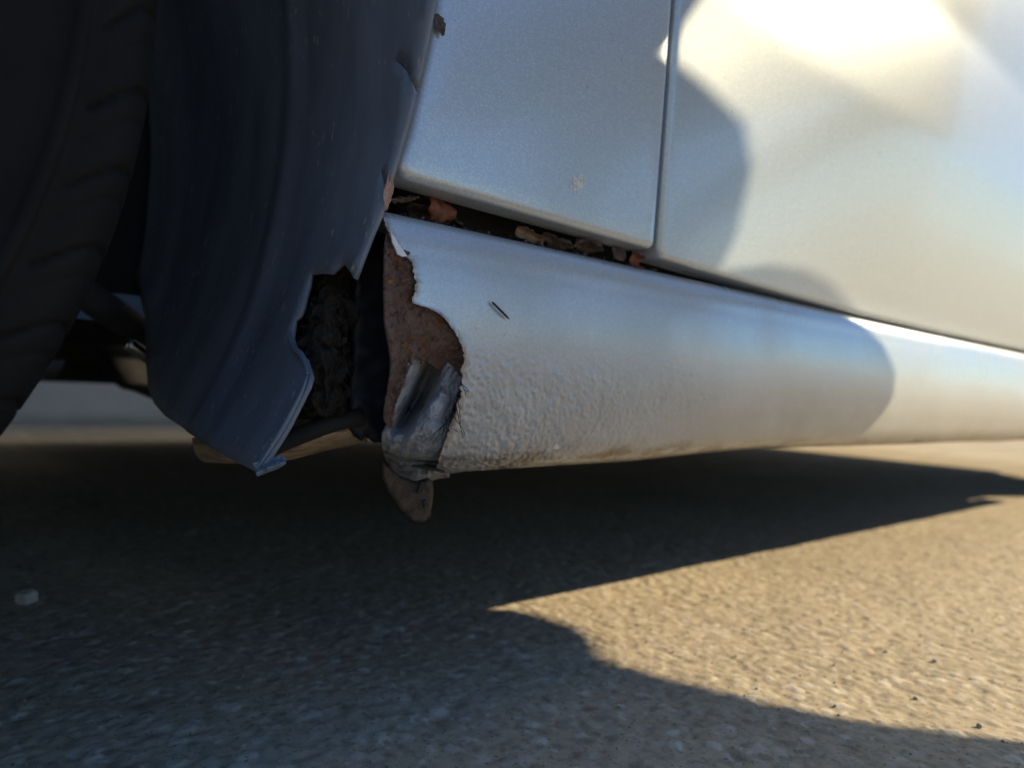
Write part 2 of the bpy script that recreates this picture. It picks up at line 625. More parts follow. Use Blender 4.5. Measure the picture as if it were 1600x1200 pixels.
def side_y(X, Z):
    X = np.asarray(X, float); Z = np.asarray(Z, float)
    zc = 0.408 + 0.010 * np.exp(-np.clip(X - 0.43, -0.05, 9) / 0.08)
    k = smooth(0.22, 0.74, X) * smooth(2.2, 1.9, X)
    soft = 0.0022
    above = soft * np.log1p(np.exp(np.clip((Z - zc) / soft, -40, 40)))      # rounded fold along the crease
    low, up_ = 0.06 + 0.22 * k, 0.06 + 0.135 * k
    zz = np.clip(Z, 0.262, 0.60)
    above = np.minimum(above, 0.60 - zc)
    y = Y0 - low * (zz - 0.262) + (low - up_) * above
    y = y + 0.05 * np.clip((Z - 0.55) / 0.4, 0, 3) ** 2
    y = y + 0.30 * np.clip((-0.35 - X) / 0.7, 0, 2) ** 2 + 0.22 * np.clip((X - 2.55) / 0.65, 0, 2) ** 2
    return y


def panel(name, poly, mat, parent, step=0.012, r=0.004, flange=0.012, yfun=side_y):
    """sheet-metal panel in the car's side with rolled edges and a hem turned inwards"""
    poly = np.array(poly, float)
    if ((poly[:, 0] * np.roll(poly[:, 1], -1) - np.roll(poly[:, 0], -1) * poly[:, 1]).sum()) < 0:
        poly = poly[::-1]
    b0 = resample(poly, step)
    # inset loop
    t = np.roll(b0, -1, 0) - np.roll(b0, 1, 0)
    t /= np.linalg.norm(t, axis=1)[:, None] + 1e-12
    nin = np.stack([-t[:, 1], t[:, 0]], -1)
    inner = b0 + nin * r
    lo, hi = inner.min(0), inner.max(0)
    gxs = np.arange(lo[0], hi[0], step); gys = np.arange(lo[1], hi[1], step)
    gp = np.array([(x, z) for z in gys for x in gxs])
    gp = gp[inside(inner, gp)]
    gp = gp[seg_dist(inner, gp) > step * 0.4]
    n = len(inner)
    co, ed, fa, ov, oe, of = delaunay_2d_cdt([Vector(p) for p in inner] + [Vector(p) for p in gp],
                                             [(i, (i + 1) % n) for i in range(n)], [list(range(n))], 1, 1e-7)
    P = np.array([(q.x, q.y) for q in co])
    V = [(p[0], yy, p[1]) for p, yy in zip(P, yfun(P[:, 0], P[:, 1]))]
    Fc = [tuple(f) for f in fa]
    # rim index of each inner vertex
    near = [int(np.argmin(((P - q) ** 2).sum(1))) for q in inner]
    prev = near
    yb = yfun(inner[:, 0], inner[:, 1])
    rings = [(r * math.sin(a), r * (1 - math.cos(a))) for a in (0.35, 0.7, 1.05, 1.35, math.pi / 2)] + [(r, r + flange)]
    for out, dep in rings:
        base = len(V)
        for i in range(n):
            q = inner[i] - nin[i] * out
            V.append((q[0], yb[i] + dep, q[1]))
        cur = [base + i for i in range(n)]
        for i in range(n):
            j = (i + 1) % n
            if prev[i] != prev[j]:
                Fc.append((prev[i], cur[i], cur[j], prev[j]))
            else:
                Fc.append((prev[i], cur[i], cur[j]))
        prev = cur
    o = mesh_from(name, V, Fc, mat, parent)
    bm = bmesh.new(); bm.from_mesh(o.data)
    bmesh.ops.recalc_face_normals(bm, faces=bm.faces)
    bm.to_mesh(o.data); bm.free()
    o.data.polygons.foreach_set('use_smooth', [True] * len(o.data.polygons))
    return o


def XZ(x, y):
    p = at_y(x, y)
    for _ in range(6):
        p = at_y(x, y, float(side_y(p.x, p.z)))
    return (p.x, p.z)


def arc_corner(a, c, b_, r, n=7):
    a, c, b_ = (np.array(q, float) for q in (a, c, b_))
    u = (a - c) / np.linalg.norm(a - c); w = (b_ - c) / np.linalg.norm(b_ - c)
    p, q = c + u * r, c + w * r
    return [tuple((1 - t)**2 * p + 2 * t * (1 - t) * c + t * t * q) for t in np.linspace(0, 1, n)]


# front fender: shape seen in the photograph, carried on over the wheel arch
fl_top = XZ(683, -4); fl_mid = XZ(655, 140); fl_bl = XZ(619, 274); f_br = XZ(1024, 390); f_tr = XZ(1054, -4)
arch = []
A_RX, A_RZ, A_CZ = fl_top[0] - WX + 0.006, 0.36, 0.36
for a in np.radians(np.arange(8, 181, 6)):
    arch.append((WX + A_RX * math.cos(a), A_CZ + A_RZ * math.sin(a)))
fender_poly = arc_corner(fl_mid, fl_bl, f_br, 0.010) + arc_corner(fl_bl, f_br, f_tr, 0.006)
fender_poly += [f_tr, (f_tr[0] + 0.004, 0.6), (f_tr[0] - 0.004, 0.80), (-0.2, 0.80), (-0.62, 0.72), (-0.66, 0.36)]
fender_poly += list(reversed(arch)) + [fl_top, XZ(671, 66), fl_mid, XZ(640, 205)]
fender = panel('front_fender', fender_poly, paint, car, step=0.010, r=0.0042, flange=0.014)

# front door
d_bl = XZ(1029, 401); d_tl = XZ(1060, -4)
d_bot = [XZ(1120, 428), XZ(1240, 462), XZ(1345, 490), XZ(1480, 521), XZ(1600, 546)]
door_poly = arc_corner(d_tl, d_bl, d_bot[0], 0.007) + d_bot + [(1.40, d_bot[-1][1] - 0.001), (1.41, 0.85), (d_tl[0] + 0.0005, 0.82), (d_tl[0] + 0.005, 0.6), d_tl]
door = panel('front_door', door_poly, paint, car, step=0.0065, r=0.0035, flange=0.018)
rear_door_poly = [(1.405, d_bot[-1][1] - 0.001), (1.96, 0.262), (2.02, 0.45), (2.14, 0.66), (2.16, 0.85), (1.415, 0.85)]
panel('rear_door', rear_door_poly, paint, car, step=0.03, r=0.0035, flange=0.018)
rarch = [(RX + 0.36 * math.cos(a), WZ + 0.01 + 0.36 * math.sin(a)) for a in np.radians(np.arange(172, -1, -6))]
quarter_poly = [(1.966, 0.255), (2.026, 0.45), (2.146, 0.66), (2.166, 0.86), (2.9, 0.86), (3.08, 0.74), (3.06, 0.26), (2.80, 0.26)] + rarch[::-1] + [(2.02, 0.255)]
panel('quarter_panel', quarter_poly, paint, car, step=0.03, r=0.004, flange=0.012)

# ---- sill: profile swept along X, its front end rusted away along a ragged line
PROF = [(0.050, 0.2535), (0.030, 0.2552), (0.016, 0.2560), (0.009, 0.2552), (0.0048, 0.2520), (0.0026, 0.2465), (0.0011, 0.236), (0.0003, 0.220),
        (0.0006, 0.202), (0.0020, 0.184), (0.0055, 0.166), (0.0110, 0.152), (0.0190, 0.1435), (0.031, 0.1388), (0.048, 0.1375), (0.070, 0.1375)]
prof = spline(PROF, 300)
EDGE_PX = [(607, 322), (606, 335), (607, 345), (609, 358), (611, 368), (616, 374), (618, 384), (620, 392), (627, 398), (634, 399), (640, 404), (643, 413),
           (646, 424), (648, 434), (651, 440), (648, 449), (648, 457), (645, 466), (645, 474), (654, 477), (668, 481), (683, 488), (697, 498), (705, 508), (712, 520),
           (719, 531), (724, 541), (725, 552), (722, 564), (723, 576), (719, 590), (720, 602), (715, 616), (712, 628), (706, 640), (701, 652), (698, 664),
           (692, 678), (688, 692), (684, 706), (680, 722), (676, 738), (676, 760)]
_pz = prof[60:, 1][::-1]; _po = prof[60:, 0][::-1]


def sill_off(z):
    return float(np.interp(z, _pz, _po)) if z < 0.235 else 0.0


def at_sill(x, y, extra=0.0):
    p = at_y(x, y, Y0 + extra)
    for _ in range(8):
        p = at_y(x, y, Y0 + extra + 0.5 * (p.y - Y0 - extra) + 0.5 * sill_off(p.z))
    return p


e = np.array([(lambda q: (q.x, q.z))(at_sill(*p)) for p in EDGE_PX])
e = e[np.argsort(-e[:, 1])]
SX1 = 2.02


def sill_surface(X, row):
    """rows index of profile -> Y, Z with stone-chip coat relief"""
    off, z = row
    return Y0 + off, z


ncol = 720
u = np.linspace(0, 1, ncol)
rows = []
tn = np.zeros_like(prof)
tn[1:-1] = prof[2:] - prof[:-2]; tn[0] = tn[1]; tn[-1] = tn[-2]
tn /= np.linalg.norm(tn, axis=1)[:, None]
for i, (off, z) in enumerate(prof):
    if off > 0.012 and z > 0.24:
        xb = e[0, 0] + 0.0015 + 0.5 * (off - 0.012)
    elif z < e[-1, 1]:
        xb = e[-1, 0] + (off - 0.02) * 0.3
    else:
        xb = float(np.interp(-z, -e[:, 1], e[:, 0]))
        xb += 0.0007 * float(fbm(z * 900, 3.1, 0, 3, 5))
    dense = 0.40
    X = np.where(u < 0.86, xb + (xb * 0 + dense) * (u / 0.86) ** 1.15, 0)
    xe = xb + dense
    X = np.where(u >= 0.86, xe + (SX1 - xe) * ((u - 0.86) / 0.14) ** 1.6, X)
    Zr = np.full(ncol, z); Yr = np.full(ncol, Y0 + off)
    m_low = smooth(0.206, 0.172, z + 0.012 * fbm(X * 14, 0.5, 0, 2, 2)) * smooth(0.52, 0.22, X)
    s_len = i * 0.00085
    bumps = fbm(X * 400 + s_len * 160, s_len * 470 - X * 130, 0, 2, 11)
    d = m_low * 0.00040 * bumps
    d = d + 0.0003 * m_low * fbm(X * 90, s_len * 90, 0, 2, 12)
    d = d + 0.0011 * fbm(X * 7, z * 9, 0, 2, 31) * smooth(0.255, 0.235, z)
    # paint lifts and curls a little at the ragged edge
    dist = X - xb
    d = d + 0.0004 * np.exp(-dist / 0.0030) * (z < 0.252)
    Zr = Zr - 0.0085 * smooth(0.60, 0.22, X) * smooth(0.215, 0.150, z)
    # outward normal of profile in (off, z): away from the car
    no = np.array([tn[i, 1], -tn[i, 0]])
    Yr = Yr + no[0] * d
    Zr = Zr + no[1] * d
    row = np.stack([X, Yr, Zr], -1)
    # turned edge of the sheet, 1 mm thick
    e1 = row[0] - np.array([0, no[0], no[1]]) * 0.0010
    e2 = row[0] - np.array([0, no[0], no[1]]) * 0.0011 + np.array([0.012, 0, 0])
    rows.append(np.concatenate([[e2, e1, row[0]], row]))
SILL = np.array(rows)
sill = grid_obj('sill', SILL, paint_sill, car)
_d = (SILL[:, :, 0] - SILL[:, 2:3, 0]).clip(0, 1)
_a = sill.data.attributes.new('edge_distance', 'FLOAT', 'POINT')
_a.data.foreach_set('value', _d.reshape(-1).astype(np.float32))
sill['label'] = 'silver sill panel with pitted lower coat and ragged rusted front edge'

# ---- authored surfaces: rows of (pixel x, pixel y, depth behind the sill face)
def authored(rows_px, nr, nc):
    R = [spline([(x, y, d) for x, y, d in row], nc) for row in rows_px]
    R = np.array(R)                               # rows, nc, 3
    out = np.zeros((nr, nc, 3))
    for c in range(nc):
        out[:, c] = spline(R[:, c], nr)
    return out


def to_world(A, base=Y0, rel=False):
    W = np.zeros_like(A)
    for i in range(A.shape[0]):
        for j in range(A.shape[1]):
            x, y, d = A[i, j]
            if rel:
                W[i, j] = at_sill(x, y, d)
                continue
            p = at_y(x, y, base + d)
            W[i, j] = p
    return W


# bare rusty metal of the sill end, dented inwards under the paint edge
A = authored([
    [(612, 346, .014), (607, 348, .010), (618, 350, .009), (640, 354, .009)],
    [(606, 372, .014), (601, 375, .006), (614, 378, .0030), (640, 382, .0030)],
    [(604, 420, .014), (599, 422, .006), (622, 424, .0030), (664, 428, .0030)],
    [(603, 465, .014), (599, 468, .006), (625, 470, .0030), (672, 472, .0032)],
    [(606, 508, .014), (601, 510, .006), (630, 508, .0030), (680, 500, .0034), (722, 505, .0030)],
    [(611, 540, .014), (607, 542, .006), (632, 542, .0035), (682, 538, .0065), (736, 538, .0030)],
    [(613, 572, .014), (609, 573, .006), (628, 574, .0045), (688, 566, .0120), (738, 566, .0035)],
    [(610, 600, .014), (606, 602, .006), (620, 604, .0060), (690, 590, .0180), (735, 598, .0040)],
    [(604, 630, .014), (601, 632, .006), (612, 634, .0070), (690, 622, .0210), (728, 630, .0045)],
    [(603, 654, .014), (600, 656, .007), (608, 658, .0080), (684, 650, .0230), (716, 656, .0055)],
    [(610, 668, .014), (608, 669, .009), (611, 670, .0090), (680, 670, .0240), (705, 676, .0060)],
], 190, 130)
A[..., 2] += 0.0009 * fbm(A[..., 0] * 0.05, A[..., 1] * 0.05, 0, 4, 40) + 0.00035 * fbm(A[..., 0] * 0.22, A[..., 1] * 0.22, 0, 2, 41)
RUST_PX = A.reshape(-1, 3).copy()
W = to_world(A, rel=True)
fcs = grid_faces(*A.shape[:2])
hole = np.array([(641, 556), (634, 580), (626, 606), (617, 634), (611, 656), (610, 672), (628, 690), (680, 690), (692, 660), (704, 628), (706, 604), (690, 582), (672, 568), (655, 560)], float)
cx = A.reshape(-1, 3)[:, :2]
keep = ~inside(hole, cx[fcs].mean(1))
rust_sheet = mesh_from('rusted_sill_end', W.reshape(-1, 3), fcs[keep], rust, car)
solidify(rust_sheet, 0.0011, 1)
rust_sheet['label'] = 'bare brown rusted metal of the sill end'

# crumpled grey flap of undersealed metal below the hole
A = authored([
    [(638, 550, .0080), (648, 550, .0110), (664, 550, .0130), (692, 554, .0130), (724, 558, .0120)],
    [(634, 590, .0080), (648, 584, .0140), (668, 578, .0330), (694, 578, .0140), (722, 584, .0085)],
    [(626, 615, .0085), (637, 613, .0150), (655, 608, .0420), (686, 602, .0110), (718, 608, .0080)],
    [(616, 640, .0095), (625, 638, .0150), (641, 636, .0430), (672, 630, .0080), (710, 634, .0070)],
    [(608, 662, .0120), (614, 660, .0150), (625, 660, .0340), (656, 656, .0060), (701, 658, .0040)],
    [(597, 682, .0210), (610, 682, .0180), (622, 682, .0160), (650, 680, .0050), (696, 680, .0012), (712, 678, .0045)],
    [(598, 704, .0240), (612, 706, .0180), (630, 708, .0110), (660, 706, .0040), (692, 704, .0005), (708, 702, .0045)],
    [(606, 724, .0260), (618, 727, .0180), (636, 730, .0090), (662, 730, .0035), (690, 724, .0005), (706, 722, .0045)],
    [(622, 744, .0260), (632, 746, .0180), (645, 747, .0100), (664, 746, .0050), (686, 740, .0015), (702, 738, .0045)],
    [(634, 756, .0360), (642, 757, .0290), (652, 757, .0230), (666, 754, .0180), (686, 748, .0140), (702, 746, .0045)],
], 190, 120)
wr = fbm(A[..., 0] * 0.09 + A[..., 1] * 0.05, A[..., 1] * 0.035 - A[..., 0] * 0.03, 0, 3, 50)
A[..., 2] += 0.0015 * wr + 0.0004 * fbm(A[..., 0] * 0.25, A[..., 1] * 0.2, 0, 2, 51)
flap = grid_obj('crumpled_metal_flap', to_world(A, rel=True), underseal, car)
solidify(flap, 0.0012, 1)
flap['label'] = 'crumpled grey undersealed flap at the sill end'

# ragged orange rim and scale flakes beside the hole
V, Fc = [], []
pts = [at_y(x, y, Y0 + d) for x, y, d in ((642, 548, .0035), (644, 560, .0045), (638, 575, .0045), (632, 590, .005), (626, 606, .006), (620, 622, .0065), (615, 640, .0075), (612, 655, .0085), (613, 668, .0105))]
tube(V, Fc, spline(pts, 36), [0.0003 + 0.0005 * abs(math.sin(k * 1.7)) for k in range(36)], 7)
V2 = np.array(V)
V2 += 0.0006 * np.stack([fbm(V2[:, 0] * 700, V2[:, 2] * 700, k, 2, 60 + k) for k in range(3)], -1)
mesh_from('rust_rim', V2, Fc, rust, car)
flk = random.Random(21)
flakes = [(633, 539, 6, 4.5), (642, 560, 4, 8), (621, 517, 3, 2.5)]
for k in range(26):
    yk = flk.uniform(395, 590)
    xr = 645 if yk < 478 else 716
    flakes.append((flk.uniform(608, xr), yk, flk.uniform(2, 5.5), flk.uniform(1.5, 4)))
for (x, y, w_, h_) in flakes:
    pl = [(x - w_, y + h_ * .2), (x - w_ * .3, y - h_), (x + w_ * .7, y - h_ * .8), (x + w_, y + h_ * .1), (x + w_ * .2, y + h_), (x - w_ * .6, y + h_ * .8)]
    hit = int(np.argmin((RUST_PX[:, 0] - x) ** 2 + (RUST_PX[:, 1] - y) ** 2))
    dd = RUST_PX[hit, 2] - 0.0009
    ph_ = flk.uniform(0, 6)
    ring = [at_sill(px, py, dd + 0.0005 * math.sin(i * 1.05 + ph_)) for i, (px, py) in enumerate(pl)]
    ring2 = [p + Vector((0, 0.0015, 0)) for p in ring]
    n = len(ring)
    fcs_ = [tuple(range(n)), tuple(range(2 * n - 1, n - 1, -1))] + [(i, i + n, (i + 1) % n + n, (i + 1) % n) for i in range(n)]
    mesh_from('rust_flake', ring + ring2, fcs_, rust_orange if (x, y) == (633, 539) or flk.random() < 0.25 else rust, rust_sheet, False)

# peeled sliver of bare paint at the top of the ragged edge
pl = [(611, 364), (617, 370), (622, 380), (628, 388), (632, 393), (636, 400), (629, 401), (621, 397), (618, 388), (613, 378)]
ring = [at_y(px, py, Y0 - 0.0004 + 0.0012 * (k in (0, 1, 2, 3, 4, 5))) for k, (px, py) in enumerate(pl)]
ring2 = [p + Vector((0.0003, 0.0012, 0)) for p in ring]
n = len(ring)
sliver = mesh_from('peeled_paint', ring + ring2, [tuple(range(n)), tuple(range(2 * n - 1, n - 1, -1))] + [(i, i + n, (i + 1) % n + n, (i + 1) % n) for i in range(n)], flake_m, car, False)

# jacking tab hanging below the sill end
def slab(name, poly_px, Y, thick, mat, step=5, bulge=0.0, parent=None, seed=0, lump=0.0, xshift=0.0):
    P, fa, bd = patch2d(poly_px, step)
    dmin = seg_dist(bd, P)
    V = []
    for p, dm in zip(P, dmin):
        rr = min(1, dm / (step * 2.2))
        dep = bulge * (1 - math.sqrt(max(0, 1 - (1 - rr) ** 2)))
        V.append(at_y(p[0], p[1], Y + dep))
    V = np.array(V)
    if lump:
        V[:, 1] += lump * fbm(P[:, 0] * 0.04, P[:, 1] * 0.04, 0, 4, seed)
    o = mesh_from(name, V, fa, mat, parent)
    bm = bmesh.new(); bm.from_mesh(o.data)
    bmesh.ops.recalc_face_normals(bm, faces=bm.faces)
    if sum(f.normal.y * f.calc_area() for f in bm.faces) > 0:
        bmesh.ops.reverse_faces(bm, faces=bm.faces)
    bm.to_mesh(o.data); bm.free()
    o.data.polygons.foreach_set('use_smooth', [True] * len(o.data.polygons))
    solidify(o, thick, -1)
    return o


tab = slab('jacking_tab', [(592, 716), (604, 728), (626, 744), (650, 752), (668, 746), (676, 752), (675, 790), (672, 806), (663, 815), (650, 818), (638, 812), (622, 796), (605, 770), (594, 744)],
           Y0 + 0.034, 0.0016, tab_m, 3.2, 0.008, car, 71, 0.0010)
tab['label'] = 'brown dirty metal tab hanging under the sill end'
slab('tab_slot', [(651, 770), (660, 750), (663, 764), (655, 771)], Y0 + 0.0305, 0.001, floorpan_m, 3, 0, car)
slab('tab_slot', [(660, 784), (665, 780), (667, 788), (663, 795), (662, 788)], Y0 + 0.0305, 0.001, floorpan_m, 3, 0, car)

# ---- wheel arch liner: a plastic shell round the wheel, torn at the bottom
RHO = 0.398
CZ = 0.33


def on_liner(x, y):
    d = ray(x, y)
    # circle in XZ round (WX, CZ); take the far hit
    ox, oz = CAM.x - WX, CAM.z - CZ
    a = d.x * d.x + d.z * d.z
    bq = 2 * (ox * d.x + oz * d.z)
    c = ox * ox + oz * oz - RHO * RHO
    t = (-bq + math.sqrt(bq * bq - 4 * a * c)) / (2 * a)
    p = CAM + d * t
    return (RHO * math.atan2(p.z - CZ, p.x - WX), p.y)


liner_px = [(678, -10), (668, 40), (656, 100), (648, 134), (643, 126), (638, 112), (629, 101), (614, 91), (628, 103), (636, 114), (640, 130), (645, 144),
            (635, 186), (623, 228), (612, 266), (605, 292), (601, 286), (597, 272), (594, 263), (596, 274), (599, 290), (602, 302), (592, 335), (576, 374), (563, 408), (553, 435), (549, 428), (543, 419),
            (537, 412), (531, 413), (523, 420), (516, 427), (500, 426), (484, 428), (481, 445), (476, 462), (472, 480), (467, 492), (459, 500),
            (457, 512), (455, 526), (459, 540), (468, 551), (477, 560), (481, 574), (485, 588), (480, 604), (472, 620), (462, 640), (450, 664), (438, 684), (425, 704), (412, 724), (402, 738),
            (392, 733), (380, 727), (352, 713), (318, 692), (285, 668), (258, 650), (240, 630), (231, 604), (228, 570), (226, 520)]
lp = [on_liner(*p) for p in liner_px]
top = math.radians(180) * RHO
liner_poly = lp + [(lp[-1][0] + 0.05, 0.645), (top, 0.645), (top, Y0 + 0.016), (math.radians(20) * RHO, Y0 + 0.016)]
# keep everything left of the flange line
P, fa, bd = patch2d(liner_poly, 0.009)
th = P[:, 0] / RHO
dmin = seg_dist(np.array(lp), P)
yy = P[:, 1]
rr = RHO + 0.0022 * fbm(P[:, 0] * 9, yy * 14, 0, 2, 77) * smooth(0.0, 0.03, dmin) 
rr = rr - 0.0025 * np.exp(-((P[:, 1] - 0.40) / 0.008) ** 4)
V = np.stack([WX + rr * np.cos(th), yy, CZ + rr * np.sin(th)], -1)
liner = mesh_from('wheel_arch_liner', V, fa, liner_m, car)
bm = bmesh.new(); bm.from_mesh(liner.data)
bmesh.ops.recalc_face_normals(bm, faces=bm.faces)
if sum(f.normal.x * f.calc_area() for f in bm.faces if f.calc_center_median().z < 0.4) > 0:
    bmesh.ops.reverse_faces(bm, faces=bm.faces)
bm.to_mesh(liner.data); bm.free()
liner.data.polygons.foreach_set('use_smooth', [True] * len(liner.data.polygons))
solidify(liner, 0.0022, -1)
liner['label'] = 'scuffed dark plastic wheel arch liner with a bite torn from its lower edge'


def liner_pt(x, y, lift=0.0):
    s, yl = on_liner(x, y)
    t = s / RHO
    return Vector((WX + (RHO - lift) * math.cos(t), yl, CZ + (RHO - lift) * math.sin(t)))


# rolled lips along the tear and the lower edge, and the curled tip
def lip(pts_px, r0, name='torn_lip'):
    V, Fc = [], []
    pp = spline([liner_pt(x, y, 0.0012) for x, y in pts_px], len(pts_px) * 6)
    n = len(pp)
    tube(V, Fc, pp, [r0 * (0.35 + 0.65 * math.sin(math.pi * (i + 0.5) / n)) for i in range(n)], 8)
    mesh_from(name, V, Fc, liner_m, liner)


lip([(455, 522), (457, 534), (464, 546), (474, 556), (480, 568), (484, 586)], 0.0014)
lip([(484, 588), (474, 616), (460, 644), (440, 680), (420, 712), (404, 736)], 0.0011, 'lower_edge_bead')
A = authored([
    [(394, 724, .0), (420, 716, .0), (440, 712, .0), (448, 716, .0)],
    [(398, 732, .0), (420, 722, -.001), (440, 717, -.002), (448, 719, -.002)],
    [(400, 740, -.003), (420, 732, -.006), (438, 726, -.007), (447, 722, -.006)],
    [(402, 745, -.002), (420, 738, -.002), (436, 732, -.002), (446, 725, -.002)],
], 24, 30)
A[..., 2] += 0.0008 * fbm(A[..., 0] * 0.1, A[..., 1] * 0.1, 0, 2, 5)
ybase = on_liner(402, 738)[1]
curl = grid_obj('torn_tip', to_world(A, ybase), liner_m, liner)
solidify(curl, 0.0015, 1)

# ---- what shows behind the torn liner: muddy bulkhead, inner sill wall, brown flange
PX_ = 0.232
yb = np.linspace(Y0 + 0.046, 0.66, 120); zb = np.linspace(0.158, 0.62, 150)
YB, ZB = np.meshgrid(yb, zb)
lumps = 0.011 * fbm(YB * 45, ZB * 38, 0, 4, 80) + 0.004 * np.abs(fbm(YB * 120, ZB * 120, 0, 3, 83))
XB = PX_ + 0.004 + 0.02 * smooth(Y0 + 0.03, Y0, YB) - np.abs(lumps) * smooth(Y0 + 0.018, Y0 + 0.035, YB)
bulk = grid_obj('muddy_bulkhead', np.stack([XB, YB, ZB], -1), mud, car)
bulk['label'] = 'lumpy black mud caked behind the torn liner'
# mud lump seen through the tear
A = authored([
    [(492, 430, .056), (512, 428, .050), (540, 418, .046), (562, 430, .050)],
    [(482, 470, .056), (500, 468, .038), (535, 470, .032), (562, 475, .050)],
    [(462, 520, .062), (490, 520, .036), (530, 525, .030), (560, 530, .052)],
    [(466, 570, .062), (495, 575, .032), (530, 580, .028), (560, 585, .052)],
    [(462, 620, .064), (490, 625, .034), (525, 630, .030), (556, 635, .054)],
    [(440, 655, .070), (480, 655, .044), (515, 660, .042), (545, 662, .060)],
], 140, 110)
A[..., 2] += 0.010
A[..., 2] -= 0.0060 * np.abs(fbm(A[..., 0] * 0.035, A[..., 1] * 0.028, 0, 4, 90)) + 0.0012 * fbm(A[..., 0] * 0.12, A[..., 1] * 0.12, 0, 3, 91)
mudlump = grid_obj('mud_lump', to_world(A), mud, car)
solidify(mudlump, 0.01, 1)
# inner sill wall between liner and sill end, gap shadow put into its blue-black colour
navy = simple('shade_navy', (0.012, 0.016, 0.028), 0.6, 0, 40, 0.4, 0.2)
inner = slab('inner_sill_wall', [(556, 300), (612, 300), (625, 340), (628, 500), (640, 560), (640, 640), (610, 690), (585, 692), (573, 683), (566, 690), (556, 683), (548, 676), (540, 660), (548, 500)],
             Y0 + 0.042, 0.004, navy, 8, 0.004, car, 95, 0.002)
V, Fc = [], []
box(V, Fc, (0.215, Y0 + 0.040, 0.2575), (SX1, Y0 + 0.046, 0.40))
mesh_from('gap_shade_strip', V, Fc, floorpan_m, car, False)  # black strip added behind the panel gap so the gap looks shaded
# brown dusty flange lit from the ground
A = authored([
    [(300, 684, .14), (360, 676, .11), (440, 664, .075), (500, 640, .055), (560, 640, .050)],
    [(302, 702, .13), (360, 702, .10), (440, 690, .068), (500, 664, .050), (568, 664, .046)],
    [(308, 714, .14), (360, 718, .11), (440, 710, .076), (505, 694, .058), (570, 682, .054)],
    [(318, 722, .17), (360, 724, .14), (445, 720, .105), (510, 704, .09), (575, 690, .08)],
], 50, 90)
A[..., 2] += 0.0025 * fbm(A[..., 0] * 0.03, A[..., 1] * 0.05, 0, 3, 97)
flange = grid_obj('floor_flange', to_world(A), dusty_metal, car)
solidify(flange, 0.002, 1)
V, Fc = [], []
tube(V, Fc, spline([at_y(x, y, Y0 + d) for x, y, d in ((400, 712, .060), (440, 692, .054), (490, 672, .046), (530, 658, .042), (566, 652, .04))], 20), [0.0045] * 20, 10)
mesh_from('brake_pipe', V, Fc, floorpan_m, car)

